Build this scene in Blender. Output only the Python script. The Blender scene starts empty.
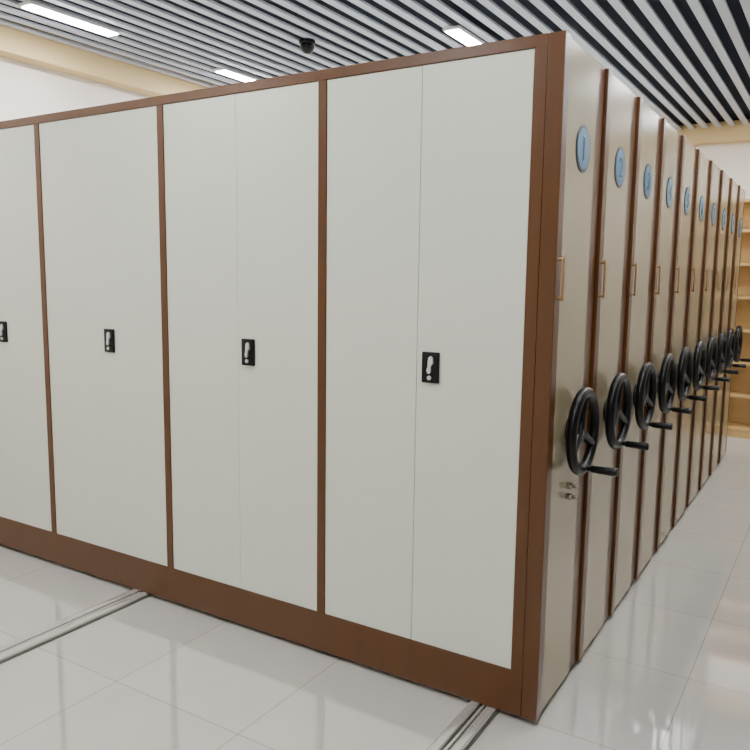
import bpy, bmesh, math, random
from mathutils import Vector, Matrix
random.seed(3)
scene = bpy.context.scene
col = scene.collection
PI = math.pi

# ------------------------------------------------------------ camera
CAM = (.88921, -2.47618, 1.61329, .55426, .13090, .01292, 755.98)
W, P, ZE, T = .90095, .51325, 2.06662, .055
a, th, ro = CAM[3:6]
r0 = Vector((math.cos(a), math.sin(a), 0)); f0 = Vector((-math.sin(a)*math.cos(th), math.cos(a)*math.cos(th), -math.sin(th)))
u0 = r0.cross(f0)
rr = r0*math.cos(ro)+u0*math.sin(ro); uu = -r0*math.sin(ro)+u0*math.cos(ro)
M = Matrix((( rr.x, uu.x, -f0.x, CAM[0]), (rr.y, uu.y, -f0.y, CAM[1]), (rr.z, uu.z, -f0.z, CAM[2]), (0,0,0,1)))
cd = bpy.data.cameras.new('camera'); cam = bpy.data.objects.new('camera', cd); col.objects.link(cam)
cam.matrix_world = M; cd.sensor_width = 36; cd.lens = CAM[6]/750*36; cd.clip_start = .05
scene.camera = cam

# ------------------------------------------------------------ materials
def lin(c): return tuple(((v/255)/12.92 if v/255 <= .04045 else ((v/255+.055)/1.055)**2.4) for v in c)
def mat(name, rgb, rough=.5, metal=0, noise=0, nscale=8, emit=None, coat=0, spec=.5):
    m = bpy.data.materials.new(name); m.use_nodes = True
    nt = m.node_tree; b = nt.nodes['Principled BSDF']
    c = (*lin(rgb), 1)
    b.inputs['Roughness'].default_value = rough; b.inputs['Metallic'].default_value = metal
    b.inputs['Specular IOR Level'].default_value = spec
    b.inputs['Coat Weight'].default_value = coat
    tc = nt.nodes.new('ShaderNodeTexCoord'); n = nt.nodes.new('ShaderNodeTexNoise')
    n.inputs['Scale'].default_value = nscale; n.inputs['Detail'].default_value = 4
    nt.links.new(tc.outputs['Object'], n.inputs['Vector'])
    mx = nt.nodes.new('ShaderNodeMix'); mx.data_type = 'RGBA'
    k = 1-noise
    mx.inputs[6].default_value = (c[0]*k, c[1]*k, c[2]*k, 1); mx.inputs[7].default_value = (min(1, c[0]*(1+noise)), min(1, c[1]*(1+noise)), min(1, c[2]*(1+noise)), 1)
    nt.links.new(n.outputs['Fac'], mx.inputs[0]); nt.links.new(mx.outputs[2], b.inputs['Base Color'])
    if emit:
        b.inputs['Emission Color'].default_value = (*emit[0], 1); b.inputs['Emission Strength'].default_value = emit[1]
    return m
def wood(name, c1, c2, rough=.45, scale=(2, 2, 18)):
    m = bpy.data.materials.new(name); m.use_nodes = True
    nt = m.node_tree; b = nt.nodes['Principled BSDF']; b.inputs['Roughness'].default_value = rough
    tc = nt.nodes.new('ShaderNodeTexCoord'); mp = nt.nodes.new('ShaderNodeMapping'); mp.inputs['Scale'].default_value = scale
    n = nt.nodes.new('ShaderNodeTexNoise'); n.inputs['Scale'].default_value = 3; n.inputs['Detail'].default_value = 6
    r = nt.nodes.new('ShaderNodeValToRGB'); r.color_ramp.elements[0].color = (*lin(c1), 1); r.color_ramp.elements[1].color = (*lin(c2), 1)
    r.color_ramp.elements[0].position = .3; r.color_ramp.elements[1].position = .7
    nt.links.new(tc.outputs['Object'], mp.inputs[0]); nt.links.new(mp.outputs[0], n.inputs['Vector'])
    nt.links.new(n.outputs['Fac'], r.inputs[0]); nt.links.new(r.outputs[0], b.inputs['Base Color'])
    return m
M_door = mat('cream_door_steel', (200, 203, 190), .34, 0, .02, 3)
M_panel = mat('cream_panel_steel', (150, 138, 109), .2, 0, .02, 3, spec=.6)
M_body = mat('cream_carcass_steel', (190, 190, 184), .5, 0, .02, 3)
M_brown = wood('brown_enamel', (74, 40, 2), (81, 45, 3), .32, (6, 6, 1))
M_black = mat('black_plastic', (2, 2, 3), .36, 0, .1, 30, spec=.25)
M_chrome = mat('chrome', (215, 215, 215), .28, .7)
M_lock = mat('lock_steel', (165, 160, 150), .25, 1)
M_brass = mat('bronze_handle', (168, 132, 88), .28, .7)
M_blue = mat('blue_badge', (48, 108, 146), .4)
M_blue_glare = mat('blue_badge_glare', (84, 134, 158), .4)  # same badge blue, with glare on the far badges painted in as paler colour
M_navy = mat('navy_print', (6, 30, 50), .4)
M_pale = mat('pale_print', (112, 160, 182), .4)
M_rail = mat('rail_steel', (232, 232, 228), .22, .75, .08, 20)
M_groove = mat('rail_groove', (96, 94, 89), .5, .3, .1, 20)
M_wall = mat('white_wall_paint', (235, 225, 214), .7, 0, .01, 2)
M_grey = mat('grey_wall_paint', (165, 163, 160), .7, 0, .01, 2)
M_cream = mat('cream_soffit_paint', (220, 192, 140), .6, 0, .01, 2)
M_slat = mat('pale_slat', (186, 192, 202), .4, 0, .02, 2)
M_void = mat('dark_ceiling_void', (24, 31, 45), .8, 0, .1, 2, spec=.2)
M_emit = mat('light_diffuser', (250, 250, 250), .5, emit=((.98, .99, 1), 155))
M_white = mat('white_fixture', (235, 235, 235), .4)
M_shelf = wood('light_wood', (200, 162, 102), (208, 174, 116), .5, (1, 8, 8))

def floor_mat():
    m = bpy.data.materials.new('polished_tile_floor'); m.use_nodes = True
    nt = m.node_tree; b = nt.nodes['Principled BSDF']
    tc = nt.nodes.new('ShaderNodeTexCoord'); mp = nt.nodes.new('ShaderNodeMapping')
    mp.inputs['Location'].default_value = (.815+6.4, .612+6.4, 0)
    br = nt.nodes.new('ShaderNodeTexBrick'); br.offset = 0; br.squash = 1
    br.inputs['Scale'].default_value = 1; br.inputs['Brick Width'].default_value = .64; br.inputs['Row Height'].default_value = .64
    br.inputs['Mortar Size'].default_value = .0017; br.inputs['Mortar Smooth'].default_value = .1
    br.inputs['Color1'].default_value = (*lin((204, 201, 193)), 1); br.inputs['Color2'].default_value = (*lin((200, 197, 190)), 1)
    br.inputs['Mortar'].default_value = (*lin((150, 145, 134)), 1)
    n = nt.nodes.new('ShaderNodeTexNoise'); n.inputs['Scale'].default_value = 3.5; n.inputs['Detail'].default_value = 6
    mx = nt.nodes.new('ShaderNodeMix'); mx.data_type = 'RGBA'; mx.blend_type = 'MULTIPLY'; mx.inputs[0].default_value = .12
    nt.links.new(tc.outputs['Object'], mp.inputs[0]); nt.links.new(mp.outputs[0], br.inputs['Vector'])
    nt.links.new(tc.outputs['Object'], n.inputs['Vector'])
    nt.links.new(br.outputs['Color'], mx.inputs[6]); nt.links.new(n.outputs['Fac'], mx.inputs[7])
    nt.links.new(mx.outputs[2], b.inputs['Base Color'])
    b.inputs['Roughness'].default_value = .035; b.inputs['IOR'].default_value = 3.4
    return m
M_floor = floor_mat()

# ------------------------------------------------------------ mesh helpers
class MB:
    def __init__(s): s.bm = bmesh.new()
    def _add(s, t, mi):
        for f in t.faces: f.material_index = mi
        me = bpy.data.meshes.new('tmp'); t.to_mesh(me); t.free(); s.bm.from_mesh(me); bpy.data.meshes.remove(me)
        return s
    def box(s, x0, x1, y0, y1, z0, z1, bev=0, mi=0, seg=2):
        t = bmesh.new(); bmesh.ops.create_cube(t, size=1)
        for v in t.verts: v.co = Vector(((x0+x1)/2+v.co.x*(x1-x0), (y0+y1)/2+v.co.y*(y1-y0), (z0+z1)/2+v.co.z*(z1-z0)))
        if bev: bmesh.ops.bevel(t, geom=t.edges[:], offset=bev, segments=seg, affect='EDGES', profile=.5)
        return s._add(t, mi)
    def rod(s, A, B, r, r2=None, mi=0, seg=20, bev=0):
        A = Vector(A); B = Vector(B); d = B-A
        t = bmesh.new(); bmesh.ops.create_cone(t, cap_ends=True, segments=seg, radius1=r, radius2=r if r2 is None else r2, depth=d.length)
        if bev:
            ed = [e for e in t.edges if any(len(f.verts) > 4 for f in e.link_faces)]
            bmesh.ops.bevel(t, geom=ed, offset=bev, segments=2, affect='EDGES', profile=.5)
        q = Vector((0, 0, 1)).rotation_difference(d.normalized())
        bmesh.ops.transform(t, matrix=Matrix.Translation((A+B)/2) @ q.to_matrix().to_4x4(), verts=t.verts)
        return s._add(t, mi)
    def ball(s, c, r, sc=(1, 1, 1), mi=0):
        t = bmesh.new(); bmesh.ops.create_uvsphere(t, u_segments=20, v_segments=12, radius=r)
        for v in t.verts: v.co = Vector((c[0]+v.co.x*sc[0], c[1]+v.co.y*sc[1], c[2]+v.co.z*sc[2]))
        return s._add(t, mi)
    def torus(s, c, R, r, mi=0, sx=1.0, n=48, k=14):     # axis along X
        t = bmesh.new(); g = []
        for i in range(n):
            A = 2*PI*i/n; row = []
            for j in range(k):
                B = 2*PI*j/k; q = R+r*math.cos(B)
                row.append(t.verts.new((c[0]+r*math.sin(B)*sx, c[1]+q*math.cos(A), c[2]+q*math.sin(A))))
            g.append(row)
        for i in range(n):
            for j in range(k):
                t.faces.new((g[i][j], g[(i+1) % n][j], g[(i+1) % n][(j+1) % k], g[i][(j+1) % k]))
        bmesh.ops.recalc_face_normals(t, faces=t.faces)
        return s._add(t, mi)
    def lever(s, pts, y0, y1, mi=0, k=12):     # smooth ribbon of varying width in the XZ plane: pts = (x, z, half width)
        t = bmesh.new()
        n = len(pts); den = []
        for i in range(n-1):
            for j in range(k):
                q = j/k; sm = q*q*(3-2*q)
                A, B = pts[i], pts[i+1]
                den.append((A[0]+(B[0]-A[0])*sm, A[1]+(B[1]-A[1])*q, A[2]+(B[2]-A[2])*sm))
        den.append(pts[-1])
        f = [t.verts.new((x-w, y1, z)) for x, z, w in den]+[t.verts.new((x+w, y1, z)) for x, z, w in reversed(den)]
        b = [t.verts.new((v.co.x, y0, v.co.z)) for v in f]
        m = len(f)
        t.faces.new(f); t.faces.new(list(reversed(b)))
        for i in range(m): t.faces.new((f[i], b[i], b[(i+1) % m], f[(i+1) % m]))
        bmesh.ops.recalc_face_normals(t, faces=t.faces)
        return s._add(t, mi)
    def mesh(s, name, *mats, smooth=True):
        me = bpy.data.meshes.new(name); s.bm.to_mesh(me); s.bm.free()
        for m in mats: me.materials.append(m)
        if smooth:
            me.shade_smooth()
            me.set_sharp_from_angle(angle=math.radians(35))
        return me
def put(name, me, parent=None, loc=None):
    o = bpy.data.objects.new(name, me); col.objects.link(o)
    if parent is not None: o.parent = parent
    if loc: o.location = loc
    return o
def tag(o, label=None, cat=None, group=None, kind=None):
    for k, v in (('label', label), ('category', cat), ('group', group), ('kind', kind)):
        if v: o[k] = v
    return o
def thing(name, loc, label, cat, group=None):
    o = bpy.data.objects.new(name, None); col.objects.link(o); o.location = loc; o.empty_display_size = .1
    return tag(o, label, cat, group)
def struct(name, me): return tag(put(name, me), kind='structure')

# ------------------------------------------------------------ room
XL, XR, YF, YB, ZC = -4.1, 3.4, -4.6, 6.5, 3.2
struct('floor', MB().box(XL-.1, XR+.1, YF-.1, YB+.1, -.1, 0).mesh('floor', M_floor, smooth=False))
struct('wall_left', MB().box(XL-.1, XL, YF, YB, 0, 3.4).mesh('wall_left', M_wall, smooth=False))
struct('wall_right', MB().box(XR, XR+.1, YF, YB, 0, 3.4).mesh('wall_right', M_grey, smooth=False))
struct('wall_back', MB().box(XL-.1, XR+.1, YB, YB+.1, 0, 3.4).mesh('wall_back', M_wall, smooth=False))
struct('wall_front', MB().box(XL-.1, XR+.1, YF-.1, YF, 0, 3.4).mesh('wall_front', M_wall, smooth=False))
struct('trim_1', MB().box(XL, XL+.14, YF, YB, 3.05, 3.25).mesh('trim_1', M_cream, smooth=False))
struct('trim_2', MB().box(XL+.14, XR, YB-.14, YB, 3.05, 3.25).mesh('trim_2', M_cream, smooth=False))
ceil = struct('ceiling', MB().box(XL-.1, XR+.1, YF-.1, YB+.1, 3.27, 3.5).mesh('ceiling', M_void, smooth=False))
sl = MB(); pitch = .13; xx = XL+.2
while xx < XR-.05:
    sl.box(xx-.028, xx+.028, YF, YB-.14, ZC, ZC+.016); xx += pitch
tag(put('ceiling_slats', sl.mesh('ceiling_slats', M_slat, smooth=False), ceil), kind='structure')

# ------------------------------------------------------------ ceiling lights
H_me = MB().box(-.06, .06, -.33, .33, -.02, 0, .004).mesh('housing', M_white)
D_me = MB().box(-.047, .047, -.315, .315, -.024, -.0205).mesh('diffuser', M_emit, smooth=False)
def light(loc, label):
    t = thing('ceiling_light', loc, label, 'ceiling light', 'slim strip lights on the slatted ceiling')
    put('housing', H_me, t); put('diffuser', D_me, t)
spots = [(X, Y) for X in (-3.4, -1.4, .6) for Y in (-2.45, -.85, .77, 2.42, 3.97, 5.5)]+[(2.6, 5.5)]
for X, Y in spots:
    if X == -3.4 and Y == .77: lb = 'bright strip light on the slatted ceiling nearest the left wall soffit'
    elif X == -3.4 and Y == 2.42: lb = 'strip light just above the top edge of the third door bay'
    elif X == -1.4 and Y == 2.42: lb = 'glaring strip light on the slatted ceiling above the nearest door bay'
    else: lb = 'slim ceiling strip light outside the photo, above or behind the cabinets and viewer'
    light((X, Y, ZC), lb)

# ------------------------------------------------------------ dome camera
t = thing('security_camera', (-2.38, 1.87, ZC), 'small black dome camera hanging under the slatted ceiling', 'security camera')
put('mount', MB().rod((0, 0, 0), (0, 0, -.03), .056, bev=.006).mesh('mount', M_black), t)
put('dome', MB().ball((0, 0, -.042), .048, (1, 1, 1)).mesh('dome', M_black), t)

# ------------------------------------------------------------ floor rails
def rail(X, label):
    m = MB().box(-.058, .058, -3.9, 5.9, 0, .006, .002, mi=1)
    for s in (-1, 1):
        m.box(s*.033-.018, s*.033+.018, -3.9, 5.9, .005, .022, .006, seg=3)
    m.box(-.005, .005, -3.9, 5.9, .005, .016, .002)
    o = put('floor_rail', m.mesh('floor_rail', M_rail, M_groove)); o.location = (X, 0, 0)
    tag(o, label, 'rail', 'steel floor rails')
rail(-.15, 'steel floor rail running out beside the cabinet front corner with the wheels')
rail(-2.02, 'steel floor rail running out from under the third door bay, far from wheels')

# ------------------------------------------------------------ mobile shelving units
N = 10; D = P-.006; Z0 = .022; Z1 = 2.4; LEN = 4*W
TA, TB = .057, .108
WX, WZ = T+.05, 1.055; WY = D/2
cache = {
 'body': MB().box(-LEN, -.001, 0, D, Z0, Z1-.002, .003).mesh('body', M_body, smooth=False),
 'body1': MB().box(-LEN, -.001, .024, D, Z0, Z1-.002, .003).mesh('body', M_body, smooth=False),
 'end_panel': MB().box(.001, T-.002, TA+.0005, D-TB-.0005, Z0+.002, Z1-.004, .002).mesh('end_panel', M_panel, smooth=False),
 'trim_a': MB().box(.001, T+.004, 0, TA, Z0, Z1, .003, seg=3).mesh('edge_trim', M_brown, smooth=False),
 'trim_b': MB().box(.001, T-.008, D-TB, D, Z0, Z1, .003, seg=3).mesh('edge_trim', M_brown, smooth=False),
}
wh = MB().torus((WX, WY, WZ), .1445, .0195, sx=1)
for k in range(3):
    A = math.radians(90+120*k)
    wh.rod((WX-.018, WY, WZ), (WX, WY+.13*math.cos(A), WZ+.13*math.sin(A)), .022, .014)
cache['wheel'] = wh.mesh('handwheel', M_black)
cache['hub'] = MB().rod((T-.002, WY, WZ), (WX-.002, WY, WZ), .06, .046, bev=.006).mesh('hub', M_black)
ha = math.radians(-84); hy = WY+.142*math.cos(ha); hz = WZ+.142*math.sin(ha)
cache['crank'] = MB().rod((WX, hy, hz), (WX+.035, hy, hz), .009).rod((WX+.03, hy, hz), (WX+.128, hy, hz), .013, .0165, bev=.005).mesh('crank_handle', M_black)
def badge(m):
    return MB().rod((T-.003, WY, ZE), (T+.001, WY, ZE), .081, seg=48, mi=1).rod((T-.001, WY, ZE), (T+.002, WY, ZE), .07, seg=48).mesh('number_badge', m, M_navy)
cache['badge'] = badge(M_blue); cache['badge_glare'] = badge(M_blue_glare)
lk = MB().rod((T-.003, WY, 0), (T+.02, WY, 0), .0125, bev=.002).box(T+.019, T+.04, WY-.003, WY+.003, -.007, .007, .001)
cache['lock'] = lk.mesh('lock', M_lock)
hd = MB(); hy0 = .026
for z in (1.545, 1.675): hd.rod((T-.003, hy0, z), (T+.022, hy0, z), .005, seg=10)
hd.box(T+.017, T+.026, hy0-.008, hy0+.008, 1.535, 1.685, .004)
cache['pull'] = hd.mesh('pull_handle', M_brass)

def numeral(s):
    bm = bmesh.new()
    for off, dx, mi in ((.0065, .0024, 0), (.0015, .0036, 1)):
        cu = bpy.data.curves.new('numeral', 'FONT'); cu.body = s; cu.size = .115 if len(s) == 1 else .095
        cu.align_x = 'CENTER'; cu.align_y = 'CENTER'; cu.extrude = .0006; cu.offset = off
        o = bpy.data.objects.new('tmp', cu); col.objects.link(o)
        bpy.context.view_layer.update()
        dg = bpy.context.evaluated_depsgraph_get(); me = bpy.data.meshes.new_from_object(o.evaluated_get(dg))
        bpy.data.objects.remove(o)
        xs = [v.co.x for v in me.vertices]; ys = [v.co.y for v in me.vertices]; mx = (min(xs)+max(xs))/2; my = (min(ys)+max(ys))/2
        for v in me.vertices: v.co = Vector((T+dx+v.co.z, WY+v.co.x-mx, ZE+v.co.y-my))
        n0 = len(bm.faces); bm.from_mesh(me); bm.faces.ensure_lookup_table()
        for f in bm.faces[n0:]: f.material_index = mi
        bpy.data.meshes.remove(me)
    out = bpy.data.meshes.new('numeral'); bm.to_mesh(out); bm.free()
    out.materials.append(M_pale); out.materials.append(M_navy)
    return out
ordn = ['first', 'second', 'third', 'fourth', 'fifth', 'sixth', 'seventh', 'eighth', 'ninth', 'tenth']
for i in range(N):
    lb = ('nearest mobile shelving unit, its broad side closed by cream double doors, badge number 1' if i == 0 else
          '%s mobile shelving unit from the front, its end badge numbered %d' % (ordn[i], i+1))
    t = thing('mobile_shelving_unit', (0, P*i, 0), lb, 'mobile shelving', 'mobile shelving units packed on floor rails')
    put('body', cache['body1' if i == 0 else 'body'], t)
    put('end_panel', cache['end_panel'], t)
    put('edge_trim', cache['trim_a'], t); put('edge_trim', cache['trim_b'], t)
    w = put('handwheel', cache['wheel'], t); put('hub', cache['hub'], w); put('crank_handle', cache['crank'], w)
    b = put('number_badge', cache['badge' if i < 3 else 'badge_glare'], t); put('numeral', numeral(str(i+1)), b)  # farther badges take the blue with glare mixed in
    if i == 0:
        for z in (.842, .8): put('lock', cache['lock'], t, (0, 0, z))
    put('pull_handle', cache['pull'], t)
    if i == 0:
        fr = MB().box(-LEN, 0, 0, .024, Z0, .19, .002).box(-LEN, 0, 0, .024, 2.36, Z1, .002)
        sx = [(-.045, 0)]+[(-k*W-.02, -k*W+.02) for k in (1, 2, 3)]+[(-LEN, -LEN+.045)]
        for s0, s1 in sx: fr.box(s0, s1, .0005, .024, .188, 2.362, .002)
        put('front_frame', fr.mesh('front_frame', M_brown, smooth=False), t)
        for k in range(4):
            l = sx[k+1][1]; r = sx[k][0]; mid = (l+r)/2
            g = (.0011, .0006, .0001, .0001)[k]
            for (d0, d1, right) in ((l+.001, mid-g, 0), (mid+g, r-.001, 1)):
                d = put('cabinet_door', MB().box(d0, d1, .005, .0235, .191, 2.359, g).mesh('cabinet_door', M_door, smooth=False), t)
                if right:
                    cx = mid+.061; cz = 1.277
                    la = MB().box(cx-.036, cx+.036, -.004, .006, cz-.058, cz+.058, .004)
                    la.lever([(cx+.004, cz+.043, .003), (cx+.004, cz+.035, .009), (cx+.004, cz+.018, .0105), (cx-.001, cz+.004, .006),
                              (cx-.003, cz-.01, .008), (cx-.002, cz-.019, .006), (cx-.002, cz-.022, .002)], -.003, -.011, mi=1)
                    la.rod((cx-.001, -.002, cz-.038), (cx-.001, -.01, cz-.038), .008, mi=1, seg=28)
                    put('latch', la.mesh('latch', M_black, M_chrome), d)

# ------------------------------------------------------------ bookcase at the far wall
t = thing('bookcase', (-1.0, 6.0, 0), 'light wood open bookcase at the far wall, partly hidden by the shelving units', 'bookcase')
w, dp, h = 1.9, .3, 2.42
for s in (0, w-.024): put('side_panel', MB().box(s, s+.024, 0, dp, 0, h, .002).mesh('side_panel', M_shelf), t)
put('top_panel', MB().box(.0245, w-.0245, 0, dp, h-.03, h-.001, .002).mesh('top_panel', M_shelf), t)
put('back_panel', MB().box(.0245, w-.0245, dp-.015, dp, .08, h-.031).mesh('back_panel', M_shelf), t)
put('plinth', MB().box(.0245, w-.0245, .02, dp, 0, .079).mesh('plinth', M_shelf), t)
for k in range(7):
    z = .08+k*.335
    put('shelf', MB().box(.0245, w-.0245, .004, dp-.016, z, z+.028, .002).mesh('shelf', M_shelf), t)

# ------------------------------------------------------------ world
wd = bpy.data.worlds.new('world'); scene.world = wd; wd.use_nodes = True
wd.node_tree.nodes['Background'].inputs[0].default_value = (.8, .85, .9, 1)
wd.node_tree.nodes['Background'].inputs[1].default_value = .3
